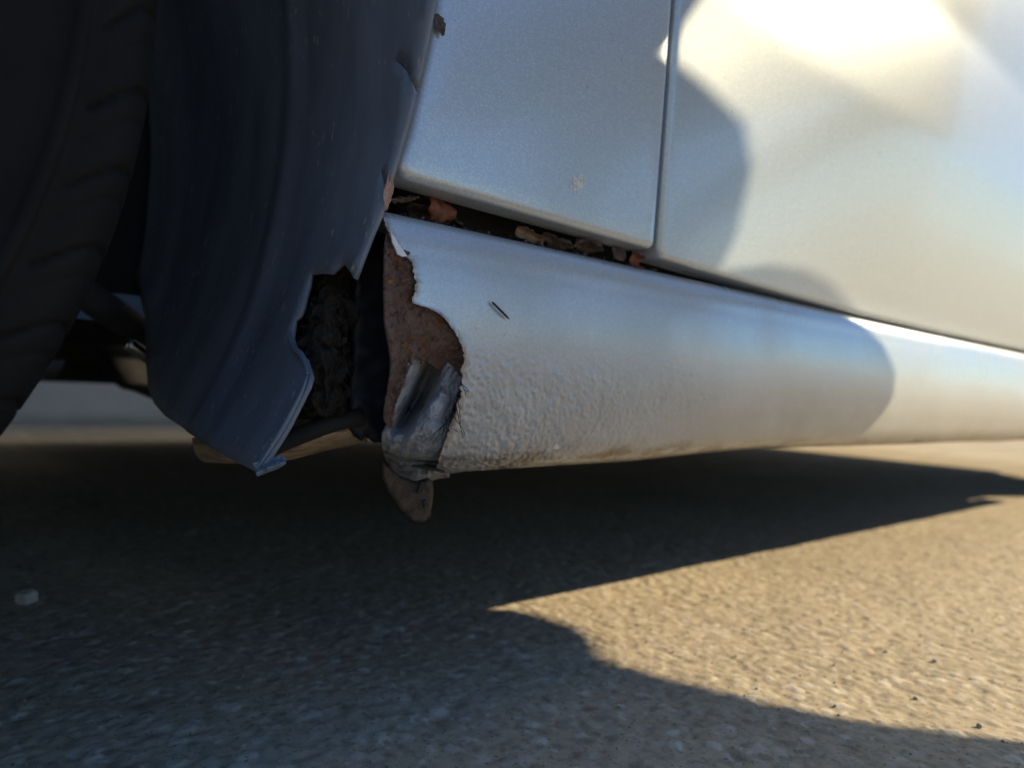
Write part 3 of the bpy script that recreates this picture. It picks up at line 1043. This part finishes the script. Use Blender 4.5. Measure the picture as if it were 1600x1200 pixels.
# ---- wheels
def make_wheel(name, x, y, steer, visible_tread=True):
    root = bpy.data.objects.new(name, None)
    C.objects.link(root); root.parent = car
    root.location = (x, y, WZ); root.rotation_euler = (0, 0, steer)
    R = 0.310
    # profile (radius, y): from outer bead over the tread to the inner bead; outer side is -Y
    prof_t = spline([(0.205, -0.075), (0.212, -0.088), (0.232, -0.098), (0.255, -0.1015), (0.270, -0.1005), (0.2770, -0.0998), (0.2780, -0.1022), (0.2810, -0.1018), (0.2825, -0.0972), (0.290, -0.0945),
                     (0.298, -0.089), (0.304, -0.079), (0.3085, -0.060), (0.310, -0.03), (0.310, 0.03), (0.3085, 0.060), (0.304, 0.079), (0.290, 0.0945), (0.255, 0.1015), (0.212, 0.088), (0.205, 0.075)], 200)
    nt_ = 1500
    th_ = np.linspace(0, 2 * math.pi, nt_, endpoint=False)
    rad = prof_t[:, 0][:, None] * np.ones(nt_)[None]
    yy_ = prof_t[:, 1][:, None] * np.ones(nt_)[None]
    T = th_[None] * np.ones_like(rad)
    # shoulder grooves: slanted cuts from the rib over the shoulder
    npitch = 64
    ph = (T * npitch / (2 * math.pi) + (np.abs(yy_) - 0.06) * 14 * np.sign(yy_) + (rad - 0.30) * -46) % 1.0
    groove = np.exp(-((ph - 0.5) / 0.040) ** 6) + 0.5 * np.exp(-((ph - 0.12) / 0.028) ** 4)
    mask = smooth(0.2840, 0.2875, rad) * smooth(0.022, 0.034, np.abs(yy_))
    dep = 0.0020 * groove * mask
    for yc in (-0.045, -0.015, 0.015, 0.045):
        dep = dep + 0.007 * np.exp(-((yy_ - yc) / 0.0035) ** 4) * (rad > 0.30)
    sgn = np.sign(yy_)
    nrm_r = np.gradient(prof_t[:, 1]); nrm_y = -np.gradient(prof_t[:, 0])
    ln = np.hypot(nrm_r, nrm_y); nrm_r, nrm_y = nrm_r / ln, nrm_y / ln
    rad = rad - dep * nrm_r[:, None]
    yy_ = yy_ - dep * nrm_y[:, None]
    Pm = np.stack([rad * np.cos(T), yy_, rad * np.sin(T)], -1)
    if 'tyre' not in bpy.data.objects:
        grid_obj('tyre', Pm, rubber, root, close=True)
    else:
        tcopy = bpy.data.objects['tyre'].copy()
        C.objects.link(tcopy); tcopy.parent = root
    # rim with five spokes
    V, Fc = [], []
    rp = [(0.207, -0.078), (0.200, -0.080), (0.192, -0.074), (0.188, -0.05), (0.186, 0.06), (0.205, 0.076), (0.209, 0.07), (0.190, 0.05), (0.192, -0.045), (0.207, -0.07)]
    ns = 72
    for r_, y_ in rp:
        for k in range(ns):
            a = 2 * math.pi * k / ns
            V.append((r_ * math.cos(a), y_, r_ * math.sin(a)))
    m_ = len(rp)
    for i in range(m_):
        for k in range(ns):
            k2 = (k + 1) % ns; j = (i + 1) % m_
            Fc.append((i * ns + k, i * ns + k2, j * ns + k2, j * ns + k))
    rim = mesh_from('rim', V, Fc, alloy, root)
    for s in range(5):
        a = 2 * math.pi * s / 5 + 0.3
        V, Fc = [], []
        for q, (r_, w_, y_) in enumerate(((0.03, 0.034, -0.055), (0.08, 0.024, -0.062), (0.14, 0.020, -0.066), (0.192, 0.030, -0.066))):
            for (dw, dy) in ((-w_, 0.004), (-w_ * .6, -0.004), (w_ * .6, -0.004), (w_, 0.004), (w_, 0.03), (-w_, 0.03)):
                V.append((r_ * math.cos(a) - dw * math.sin(a), y_ + dy, r_ * math.sin(a) + dw * math.cos(a)))
        for q in range(3):
            for k in range(6):
                Fc.append((q * 6 + k, q * 6 + (k + 1) % 6, (q + 1) * 6 + (k + 1) % 6, (q + 1) * 6 + k))
        mesh_from('spoke', V, Fc, alloy, root)
    V, Fc = [], []
    tube(V, Fc, [(0, -0.066, 0), (0, -0.062, 0), (0, 0.0, 0), (0, 0.06, 0)], [0.03, 0.05, 0.055, 0.06], 24)
    mesh_from('hub', V, Fc, alloy, root)
    return root


make_wheel('wheel', WX, Y0 + 0.115, math.radians(-5))
make_wheel('wheel', RX, Y0 + 0.125, 0)
w3 = make_wheel('wheel', WX, FAR - 0.115, math.pi + math.radians(-5))
w4 = make_wheel('wheel', RX, FAR - 0.125, math.pi)

# ---- far side panels are mirrored copies of the near ones
for src in [o for o in list(car.children) if o.name.split('.')[0] in ('front_door', 'front_fender', 'rear_door', 'quarter_panel')]:
    c = src.copy()
    c.scale = (1, -1, 1)
    c.location = (0, 2 * MIDY, 0)
    C.objects.link(c)
    c.parent = car
pf = spline(PROF, 24)
Xs = np.linspace(0.2, SX1, 40)
Pm = np.array([[(x, 2 * MIDY - (Y0 + off), z) for x in Xs] for off, z in pf])
grid_obj('sill', Pm, paint_sill, car, flip=True)

# ---- underbody
nx_, ny_ = 90, 60
fx = np.linspace(0.262, 3.0, nx_); fy = np.linspace(Y0 + 0.055, FAR - 0.055, ny_)
FX, FY = np.meshgrid(fx, fy)
FZ = 0.150 + 0.035 * smooth(0.35, 0.9, np.abs(FY - MIDY)) * 0 + 0.05 * np.exp(-((FY - MIDY) / 0.12) ** 4) + 0.006 * np.sign(np.sin(FX * 16)) * smooth(0.2, 0.3, np.abs(FY - MIDY)) + 0.12 * smooth(2.55, 3.0, FX)
fp = grid_obj('floor_pan', np.stack([FX, FY, FZ], -1), floorpan_m, car)
solidify(fp, 0.004, 1)
fx = np.linspace(-0.95, 0.262, 40); fy = np.linspace(0.665, 2 * MIDY - 0.665, 40)
FX, FY = np.meshgrid(fx, fy)
FZ = 0.205 + 0.012 * fbm(FX * 6, FY * 6, 0, 3, 99) + 0.02 * smooth(-0.3, -0.9, FX)
et = grid_obj('engine_undertray', np.stack([FX, FY, FZ], -1), floorpan_m, car)
solidify(et, 0.004, 1)
# inner wheel housing wall (closes the wheel well towards the engine)
Xs = np.linspace(-0.75, 0.26, 50); Zs = np.linspace(0.235, 0.80, 30)
XX, ZZ = np.meshgrid(Xs, Zs)
YY = 0.662 + 0.01 * fbm(XX * 8, ZZ * 8, 0, 3, 101)
grid_obj('inner_wing', np.stack([XX, YY, ZZ], -1), floorpan_m, car)
# suspension arm and bright pipe end seen between tyre and liner
V, Fc = [], []
tube(V, Fc, [at_y(100, 436, 0.60), at_y(165, 482, 0.64), at_y(236, 528, 0.70), at_y(330, 590, 0.80)], [0.011, 0.012, 0.012, 0.012], 16)
mesh_from('suspension_arm', V, Fc, shaft_steel, car)
V, Fc = [], []
tube(V, Fc, [at_y(199, 537, 0.62), at_y(204, 540, 0.622), at_y(236, 562, 0.640), at_y(270, 586, 0.66)], [0.0030, 0.0050, 0.0050, 0.005], 20)
mesh_from('steel_link', V, Fc, bright_steel, car)
# subframe edge low behind the wheel
V, Fc = [], []
box(V, Fc, (0.02, 0.95, 0.163), (0.16, 1.05, 0.24))
box(V, Fc, (-0.30, 0.70, 0.172), (0.10, 0.95, 0.235))
mesh_from('subframe', V, Fc, floorpan_m, car, False)
V, Fc = [], []
box(V, Fc, (-0.70, 0.80, 0.26), (0.12, 1.50, 0.70))
mesh_from('engine_block', V, Fc, floorpan_m, car, False)
box(V, Fc, (0.20, 0.34, 0.42), (0.24, 1.94, 0.84))
mesh_from('fire_wall', V[8:], [tuple(q - 8 for q in f) for f in Fc[6:]], floorpan_m, car, False)
# exhaust pipe
V, Fc = [], []
tube(V, Fc, spline([(-0.3, MIDY - 0.1, 0.215), (0.3, MIDY, 0.205), (1.5, MIDY, 0.19), (2.2, MIDY + 0.2, 0.2), (3.1, MIDY + 0.45, 0.26)], 40), 0.026, 14)
mesh_from('exhaust_pipe', V, Fc, shaft_steel, car)


# ---- rest of the bodywork (outside the picture, carries the shadow and the reflections)
def sheet(name, corners, mat, bulge=(0, 0, 0), n=16, parent=car):
    a, b_, c, d = [np.array(q, float) for q in corners]
    uu, vv = np.meshgrid(np.linspace(0, 1, n), np.linspace(0, 1, n))
    P = ((1 - uu) * (1 - vv))[..., None] * a + (uu * (1 - vv))[..., None] * b_ + (uu * vv)[..., None] * c + ((1 - uu) * vv)[..., None] * d
    P = P + (np.sin(uu * math.pi) ** .7 * np.sin(vv * math.pi) ** .7)[..., None] * np.array(bulge)
    o = grid_obj(name, P, mat, parent)
    solidify(o, 0.004, 0)
    return o


glass = simple('tinted_glass', (0.02, 0.025, 0.025), 0.05, 0, 5, 0.1, 0)
SB = Y0 + 0.03; FB = FAR - 0.03
SR = Y0 + 0.24; FR = FAR - 0.24
sheet('bonnet', [(-0.98, SB + 0.12, 0.66), (0.30, SB, 0.86), (0.30, FB, 0.86), (-0.98, FB - 0.12, 0.66)], paint, (0, 0, 0.07))
sheet('windscreen', [(0.30, SB, 0.865), (1.02, SR, 1.36), (1.02, FR, 1.36), (0.30, FB, 0.865)], glass, (-0.05, 0, 0.04))
sheet('roof', [(1.02, SR, 1.362), (2.15, SR, 1.36), (2.15, FR, 1.36), (1.02, FR, 1.362)], paint, (0, 0, 0.06))
sheet('rear_window', [(2.15, SR, 1.358), (2.80, SB + 0.06, 0.92), (2.80, FB - 0.06, 0.92), (2.15, FR, 1.358)], glass, (0.05, 0, 0.03))
sheet('boot_lid', [(2.80, SB + 0.06, 0.918), (3.18, SB + 0.16, 0.86), (3.18, FB - 0.16, 0.86), (2.80, FB - 0.06, 0.918)], paint, (0, 0, 0.02))
sheet('rear_bumper', [(3.08, Y0 + 0.14, 0.26), (3.10, Y0 + 0.14, 0.86), (3.10, FAR - 0.14, 0.86), (3.08, FAR - 0.14, 0.26)], paint, (0.13, 0, 0))
sheet('front_bumper', [(-0.95, Y0 + 0.16, 0.20), (-0.96, Y0 + 0.16, 0.66), (-0.96, FAR - 0.16, 0.66), (-0.95, FAR - 0.16, 0.20)], paint, (-0.12, 0, 0))
for ys, yr in ((SB, SR), (FB, FR)):
    sheet('side_window', [(0.42, ys, 0.87), (1.37, ys, 0.87), (1.37, yr, 1.34), (1.04, yr, 1.34)], glass)
    sheet('side_window', [(1.45, ys, 0.87), (2.70, ys + 0.001, 0.90), (2.14, yr, 1.34), (1.45, yr, 1.34)], glass)
    sheet('corner_panel', [(-0.66, ys - 0.02 if ys < 1 else ys + 0.02, 0.25), (-0.64, ys - 0.02 if ys < 1 else ys + 0.02, 0.70), (-0.96, ys + 0.13 if ys < 1 else ys - 0.13, 0.66), (-0.95, ys + 0.13 if ys < 1 else ys - 0.13, 0.20)], paint)

# ------------------------------------------------------------------ things on and around the car
def leaf(name, base, along, across, length, width, curl, mat, label, n=(20, 11), twist=0.0, seed=0, jag=0.0, thick=0.0004, group='dry leaves caught in the gap', blunt=0.0):
    """a dried leaf: ragged sheet curled across its width and crumpled"""
    base = Vector(base); al = Vector(along).normalized()
    ac = (Vector(across) - al * al.dot(Vector(across))).normalized(); up_ = al.cross(ac)
    P = np.zeros((n[0], n[1], 3))
    for i in range(n[0]):
        s = i / (n[0] - 1)
        prof_w = math.sin(math.pi * min(1, 0.06 + 0.92 * s)) ** 0.8
        prof_w = prof_w * (1 - blunt) + blunt * (1 - 0.25 * s)
        for j in range(n[1]):
            t = j / (n[1] - 1) * 2 - 1
            rag = 1 + 0.35 * float(vnoise(i * 0.55, 2.0 * np.sign(t), seed * 1.7, seed + 4)) * abs(t)
            w_ = width * prof_w * rag
            ang = t * curl * (1 + 0.3 * s)
            if curl > 0.3:
                rr_ = w_ / (2 * curl)
                px_, pz_ = rr_ * math.sin(ang), rr_ * (1 - math.cos(ang))
            else:
                px_, pz_ = t * w_ / 2, 0.0
            pz_ += 0.0005 * abs(t) + twist * length * math.sin(s * 3 + 0.5)
            jit = jag * (float(vnoise(i * 0.45, j * 0.5, seed * 3.3, seed)) + 0.5 * float(vnoise(i * 1.1, j * 1.1, seed, seed + 9)))
            P[i, j] = base + al * (s * length) + ac * px_ + up_ * (pz_ + jit)
    o = grid_obj(name, P, mat)
    solidify(o, 0.00025, 0)
    tag(o, label, 'leaf', group)
    return o


GY_ = Y0 + 0.0135
L = at_y
leaf('dry_leaf', L(673, 312, GY_), (1, 0.1, -0.12), (0, -0.45, -1), 0.0180, 0.021, 1.5, leaf_orange, 'curled orange-brown leaf stuck under the fender corner, largest in the gap', seed=1, jag=0.0010, blunt=0.35)
leaf('dry_leaf', L(806, 357, GY_), (1, 0.05, -0.14), (0, -0.55, 1), 0.022, 0.0085, 1.3, leaf_tan, 'tan rolled leaf in the gap above the middle of the rusty sill end', seed=2, jag=0.0006, blunt=0.75)
leaf('dry_leaf', L(850, 362, GY_ + 0.002), (1, -0.05, -0.24), (0.1, -1, 0.30), 0.024, 0.012, 0.5, leaf_grey, 'shrivelled grey-brown leaf just right of the tan rolled leaf', seed=3, jag=0.0022, twist=0.05)
leaf('dry_leaf', L(900, 378, GY_), (1, 0.1, 0.02), (0.1, -1, 0.25), 0.026, 0.011, 0.5, leaf_grey, 'flat dark leaf lying in the gap left of the rolled orange leaf', seed=4, jag=0.0016, twist=-0.04)
leaf('dry_leaf', L(958, 384, GY_ - 0.003), (0.9, -0.1, -0.65), (0.6, -0.8, 0.5), 0.012, 0.007, 0.6, leaf_grey, 'small pale grey leaf tip hanging over the sill by the door gap', seed=5, jag=0.0008)
leaf('dry_leaf', L(984, 402, GY_ - 0.003), (1, 0.05, -0.10), (0, -0.4, 1), 0.0100, 0.0135, 1.6, leaf_orange, 'small rolled orange leaf at the right end of the gap below the door line', seed=6, jag=0.0005, blunt=0.8)
leaf('dry_leaf', L(611, 266, Y0 - 0.001), (-0.12, -0.05, -1), (1, -0.5, 0), 0.0185, 0.0034, 0.6, leaf_pink, 'pale pinkish leaf point hanging between the liner edge and the fender corner', seed=7, jag=0.0003)
leaf('dry_leaf', L(607, 312, Y0 + 0.012), (1, 0.05, 0.30), (0.2, -1, 0.25), 0.018, 0.006, 0.5, leaf_grey, 'thin dark brown leaf edge under the lower left fender corner', seed=8, jag=0.0012)
leaf('dry_leaf', L(640, 318, Y0 + 0.026), (1, 0.2, -0.15), (0, -1, 0.4), 0.045, 0.016, 0.5, leaf_grey, 'dim brown leaf lying deep in the gap behind the orange leaf', seed=9, jag=0.0020)
fr = leaf('leaf_fragment', L(681, 22, float(side_y(*XZ(681, 22))) - 0.0016), (0.55, 0.0, -1), (1, 0, 0.5), 0.0095, 0.0058, 0.2, leaf_grey, 'tiny brown leaf fragment stuck to the upper left of the fender', seed=10, jag=0.0003, group=None)
del_group = fr.pop('group') if 'group' in fr else None

V, Fc = [], []
rc = random.Random(33)
for k in range(260):
    t_ = rc.random()
    x = 625 + 400 * t_; y = 331 + 81 * t_ + rc.uniform(-3, 4)
    p = L(x, y, Y0 + rc.uniform(0.010, 0.030))
    p.z = 0.2562 + rc.uniform(0, 0.0012)
    s_ = rc.uniform(0.0005, 0.0017)
    q0 = len(V)
    ax = [Vector((rc.gauss(0, 1), rc.gauss(0, 1), rc.gauss(0, 0.6))).normalized() * s_ * rc.uniform(0.5, 1.6) for _ in range(5)]
    V += [p + a_ for a_ in ax]
    Fc += [(q0, q0 + 1, q0 + 2), (q0, q0 + 2, q0 + 3), (q0 + 1, q0 + 2, q0 + 4), (q0 + 3, q0 + 4, q0 + 2), (q0, q0 + 1, q0 + 4)]
tag(mesh_from('leaf_crumbs', V, Fc, leaf_grey, None, False), 'dark crumbs of leaf and soil lying in the gap above the sill', 'crumbs', None, 'stuff')

# dark straw splinter stuck on the sill
V, Fc = [], []
tube(V, Fc, spline([L(769, 472, Y0 - 0.0012), L(778, 481, Y0 - 0.0016), L(787, 490, Y0 - 0.0016), L(795, 498, Y0 - 0.0012)], 14), [0.0004, 0.0006, 0.00065, 0.0006, 0.00065, 0.0006, 0.0006, 0.00065, 0.0006, 0.0006, 0.0006, 0.0006, 0.0005, 0.0004], 7)
tag(mesh_from('straw_splinter', V, Fc, straw_dark), 'short dark straw splinter stuck on the silver sill', 'splinter')

# root fibres sprouting from the torn edge
V, Fc = [], []
fib = [((706, 640), (712, 655), (722, 668), (729, 690)), ((712, 628), (716, 650), (722, 678), (724, 690)), ((704, 646), (704, 668), (712, 672), (716, 676)),
       ((700, 652), (696, 668), (690, 680), (684, 692)), ((698, 656), (690, 668), (680, 678), (668, 690)), ((696, 662), (684, 672), (670, 684), (656, 694)),
       ((698, 650), (694, 664), (692, 676), (690, 688)), ((720, 598), (726, 604), (730, 608), (732, 612)), ((720, 600), (724, 606), (727, 612), (728, 618)),
       ((714, 616), (718, 640), (719, 655), (720, 662)), ((703, 640), (700, 656), (698, 668), (697, 676)), ((694, 664), (688, 672), (684, 682), (676, 694)),
       ((708, 632), (706, 650), (702, 664), (700, 672))]
for ln_ in fib:
    pp = [at_sill(x, y, -0.0006 - 0.0035 * math.sin(k * 1.0)) for k, (x, y) in enumerate(ln_)]
    sp_ = spline(pp, 10)
    tube(V, Fc, sp_, [0.00022 - 0.000012 * k for k in range(10)], 5)
tag(mesh_from('root_fibres', V, Fc, hair_m), 'tuft of thin dark fibres sprouting from the torn sill edge', 'fibres', None, 'stuff')

# pale stone chip in the sill's coat
V, Fc = [], []
cp = [at_sill(870 + 4.5 * math.cos(q) * (1 + 0.25 * math.sin(3 * q)), 685 + 5 * math.sin(q), -0.0006) - Vector((0, 0, 0.0085 * 0.55)) for q in np.linspace(0, 2 * math.pi, 12, endpoint=False)]
cb = [p + Vector((0, 0.0014, 0.0003)) for p in cp]
mesh_from('stone_chip', cp + cb, [tuple(range(12))] + [(q, q + 12, (q + 1) % 12 + 12, (q + 1) % 12) for q in range(12)], flake_m, sill, False)

# chalky splash on the fender: small flecks
V, Fc = [], []
rnd = random.Random(4)
for k in range(70):
    x = rnd.gauss(903, 6); y = rnd.gauss(286, 8)
    if (x - 903)**2 / 160 + (y - 286)**2 / 260 > 1: continue
    r_ = rnd.uniform(0.5, 1.5); a0 = rnd.uniform(0, 6)
    px_w = XZ(x, y)
    yw = float(side_y(*px_w)) - 0.00035
    ring = [at_y(x + r_ * math.cos(a0 + q * 1.05) * 1.2, y + r_ * math.sin(a0 + q * 1.05) * 1.5, yw) for q in range(6)]
    b0_ = len(V)
    V += ring + [p + Vector((0, 0.0006, 0)) for p in ring]
    Fc += [tuple(range(b0_, b0_ + 6))] + [(b0_ + q, b0_ + 6 + q, b0_ + 6 + (q + 1) % 6, b0_ + (q + 1) % 6) for q in range(6)]
tag(mesh_from('chalky_splash', V, Fc, chalk, None, False), 'small chalky white splash mark on the lower fender', 'splash', None, 'stuff')


# stones on the ground
def stone(name, x, y, size, label, mat, seed, flat=0.6, yaw=0.0, group=None, boxy=False):
    p = at_z(x, y)
    bm = bmesh.new()
    bmesh.ops.create_icosphere(bm, subdivisions=3, radius=1.0)
    for v_ in bm.verts:
        c = v_.co
        if boxy:
            m_ = max(abs(c.x), abs(c.y), abs(c.z)); c = c * (0.45 + 0.55 / m_) * 0.8
        nz_ = 1 + 0.22 * float(fbm(c.x * 1.4 + seed, c.y * 1.4, c.z * 1.4, 3, seed))
        v_.co = Vector((c.x * size * nz_, c.y * size * 0.8 * nz_, c.z * size * flat * nz_))
    me = bpy.data.meshes.new(name); bm.to_mesh(me); bm.free()
    me.polygons.foreach_set('use_smooth', [True] * len(me.polygons))
    me.materials.append(mat)
    o = bpy.data.objects.new(name, me); C.objects.link(o)
    o.location = (p.x, p.y, ground_z(p.x, p.y) + size * flat * 0.55)
    o.rotation_euler = (0, 0, yaw)
    tag(o, label, 'stone', group)
    return o


stone('stone', 42, 940, 0.0085, 'pale squarish stone in the dark shade at the left edge', stone_m, 2, 0.75, 0.6, None, True)
for (x, y, s, lab) in ((1431, 1092, 0.0016, 'tiny pale stone near the middle of the sunlit ground'), (1530, 1138, 0.0020, 'pale stone grain low in the sunlit ground near the right edge'),
                       (1460, 1036, 0.0016, 'bright stone grain right of centre in the sunlit ground'), (1384, 1020, 0.0015, 'small orange-white stone grain in the sunlit ground left of the bright grain')):
    stone('stone_grain', x, y, s, lab, stone_m, int(x) % 17, 0.7, x * 0.3, 'stone grains on the sunlit ground')
# loose grit
rnd = random.Random(11)
V, Fc = [], []
ico = [(0, 0, 1), (0.9, 0, 0.1), (0.2, 0.85, 0), (-0.75, 0.5, 0.1), (-0.7, -0.6, 0), (0.3, -0.9, 0.1), (0, 0, -0.6)]
GR = [(rnd.uniform(0.0, 1.15), rnd.uniform(0.0, 0.85)) for k in range(2600)]
GRZ = ground_relief(np.array([q[0] for q in GR]), np.array([q[1] for q in GR]))[0]
for k, (x, y) in enumerate(GR):
    s = 0.0004 + 0.0009 * rnd.random() ** 3
    z = float(GRZ[k])
    a = rnd.uniform(0, 6.28); b_ = len(V)
    for (px_, py_, pz_) in ico:
        V.append((x + s * (px_ * math.cos(a) - py_ * math.sin(a)) * rnd.uniform(.7, 1.3), y + s * (px_ * math.sin(a) + py_ * math.cos(a)), z + s * 0.3 + s * pz_ * 0.8))
    for q in range(5):
        Fc.append((b_, b_ + 1 + q, b_ + 1 + (q + 1) % 5)); Fc.append((b_ + 6, b_ + 1 + (q + 1) % 5, b_ + 1 + q))
grit_m = simple('sand_grit', (0.42, 0.35, 0.25), 0.9, 0, 300, 0.6, 0, 0.001, (0.20, 0.16, 0.11))
tag(mesh_from('grit', V, Fc, grit_m, None, False), 'fine sandy grit scattered over the concrete', 'grit', None, 'stuff')

# ------------------------------------------------------------------ the person taking the picture (outside the frame, casts the shade)
S_H = Vector((SUN_DIR.x, SUN_DIR.y, 0)).normalized()
N_H = Vector((-S_H.y * -1, S_H.x * -1, 0))
N_H = Vector((S_H.y, -S_H.x, 0))          # to the right of the light, as seen from behind
TAN_EL = math.tan(SUN_EL)
S0 = -1.30
LIFT = 0.55 * TAN_EL           # how far the stance is raised


def pp_(c, hgt, ds=0.0):
    """point at lateral c and height hgt in the upright plane that faces the sun"""
    p = S_H * (S0 + ds) + N_H * c
    if hgt > 0.2:
        hgt = hgt + LIFT
    else:
        hgt = hgt * (0.2 + LIFT) / 0.2 if hgt > 0.06 else hgt
    return Vector((p.x, p.y, hgt))


def person():
    jv, je, jr = [], [], []
    def chain(pts, start=None):
        prev = start
        for p, r in pts:
            jv.append(p); jr.append(r)
            i = len(jv) - 1
            if prev is not None: je.append((prev, i))
            prev = i
        return prev
    pel = chain([(pp_(0.25, 0.34), (0.20, 0.16))])
    sp1 = chain([(pp_(0.366, 0.478), (0.335, 0.16)), (pp_(0.240, 0.61), (0.200, 0.15)), (pp_(0.272, 0.74), (0.185, 0.14)), (pp_(0.235, 0.86, 0.02), (0.12, 0.10)),
                 (pp_(0.23, 0.93, 0.03), (0.062, 0.062)), (pp_(0.22, 0.99, 0.04), (0.085, 0.095)), (pp_(0.215, 1.07, 0.05), (0.088, 0.10)), (pp_(0.21, 1.13, 0.05), (0.06, 0.07))], pel)
    chest = 3
    # right leg: thigh out to the knee, shin back under the body
    chain([(pp_(0.38, 0.37), (0.110, 0.10)), (pp_(0.455, 0.392), (0.142, 0.10)), (pp_(0.508, 0.345), (0.080, 0.085)), (pp_(0.580, 0.291), (0.050, 0.07)), (pp_(0.475, 0.298, 0.0), (0.034, 0.05)), (pp_(0.345, 0.25, 0.0), (0.062, 0.055)),
           (pp_(0.205, 0.16, 0.0), (0.055, 0.05)), (pp_(0.25, 0.05, 0.03), (0.045, 0.045)), (pp_(0.25, 0.035, 0.16), (0.04, 0.032))], pel)
    # left leg
    chain([(pp_(0.13, 0.35, 0.10), (0.10, 0.09)), (pp_(0.08, 0.42, 0.24), (0.085, 0.08)), (pp_(0.07, 0.43, 0.33), (0.066, 0.066)), (pp_(0.09, 0.28, 0.30), (0.058, 0.058)),
           (pp_(0.10, 0.10, 0.24), (0.045, 0.045)), (pp_(0.10, 0.04, 0.26), (0.042, 0.042)), (pp_(0.09, 0.035, 0.38), (0.038, 0.03))], pel)
    # right arm reaches to the phone
    chain([(pp_(0.325, 0.76, 0.03), (0.065, 0.075)), (pp_(0.362, 0.65, 0.14), (0.052, 0.058)), (pp_(0.384, 0.530, 0.26), (0.050, 0.05)), (pp_(0.22, 0.40, 0.40), (0.042, 0.042)), (pp_(0.10, 0.29, 0.53), (0.032, 0.032)),
           (pp_(0.06, 0.25, 0.58), (0.036, 0.02)), (pp_(0.03, 0.23, 0.62), (0.03, 0.015))], chest)
    # left arm
    chain([(pp_(0.14, 0.78, 0.03), (0.075, 0.075)), (pp_(0.05, 0.66, 0.12), (0.058, 0.058)), (pp_(0.0, 0.52, 0.24), (0.050, 0.05)), (pp_(-0.03, 0.40, 0.40), (0.042, 0.042)), (pp_(-0.04, 0.29, 0.52), (0.032, 0.032)),
           (pp_(-0.04, 0.25, 0.57), (0.036, 0.02)), (pp_(-0.03, 0.23, 0.61), (0.03, 0.015))], chest)
    me = bpy.data.meshes.new('person')
    me.from_pydata([tuple(p) for p in jv], je, [])
    o = bpy.data.objects.new('person', me); C.objects.link(o)
    m_ = o.modifiers.new('skin', 'SKIN'); m_.use_smooth_shade = True
    sv = me.skin_vertices[0].data
    for i, r in enumerate(jr):
        sv[i].radius = r
    sv[0].use_root = True
    s = o.modifiers.new('sub', 'SUBSURF'); s.levels = 2; s.render_levels = 2
    me.materials.append(simple('pale_clothing', (0.50, 0.57, 0.66), 0.9, 0, 60, 0.4, 0.4, 0.002))
    tag(o, 'crouching person in pale clothes whose shadow falls over the fender', 'person')
    return o


person()
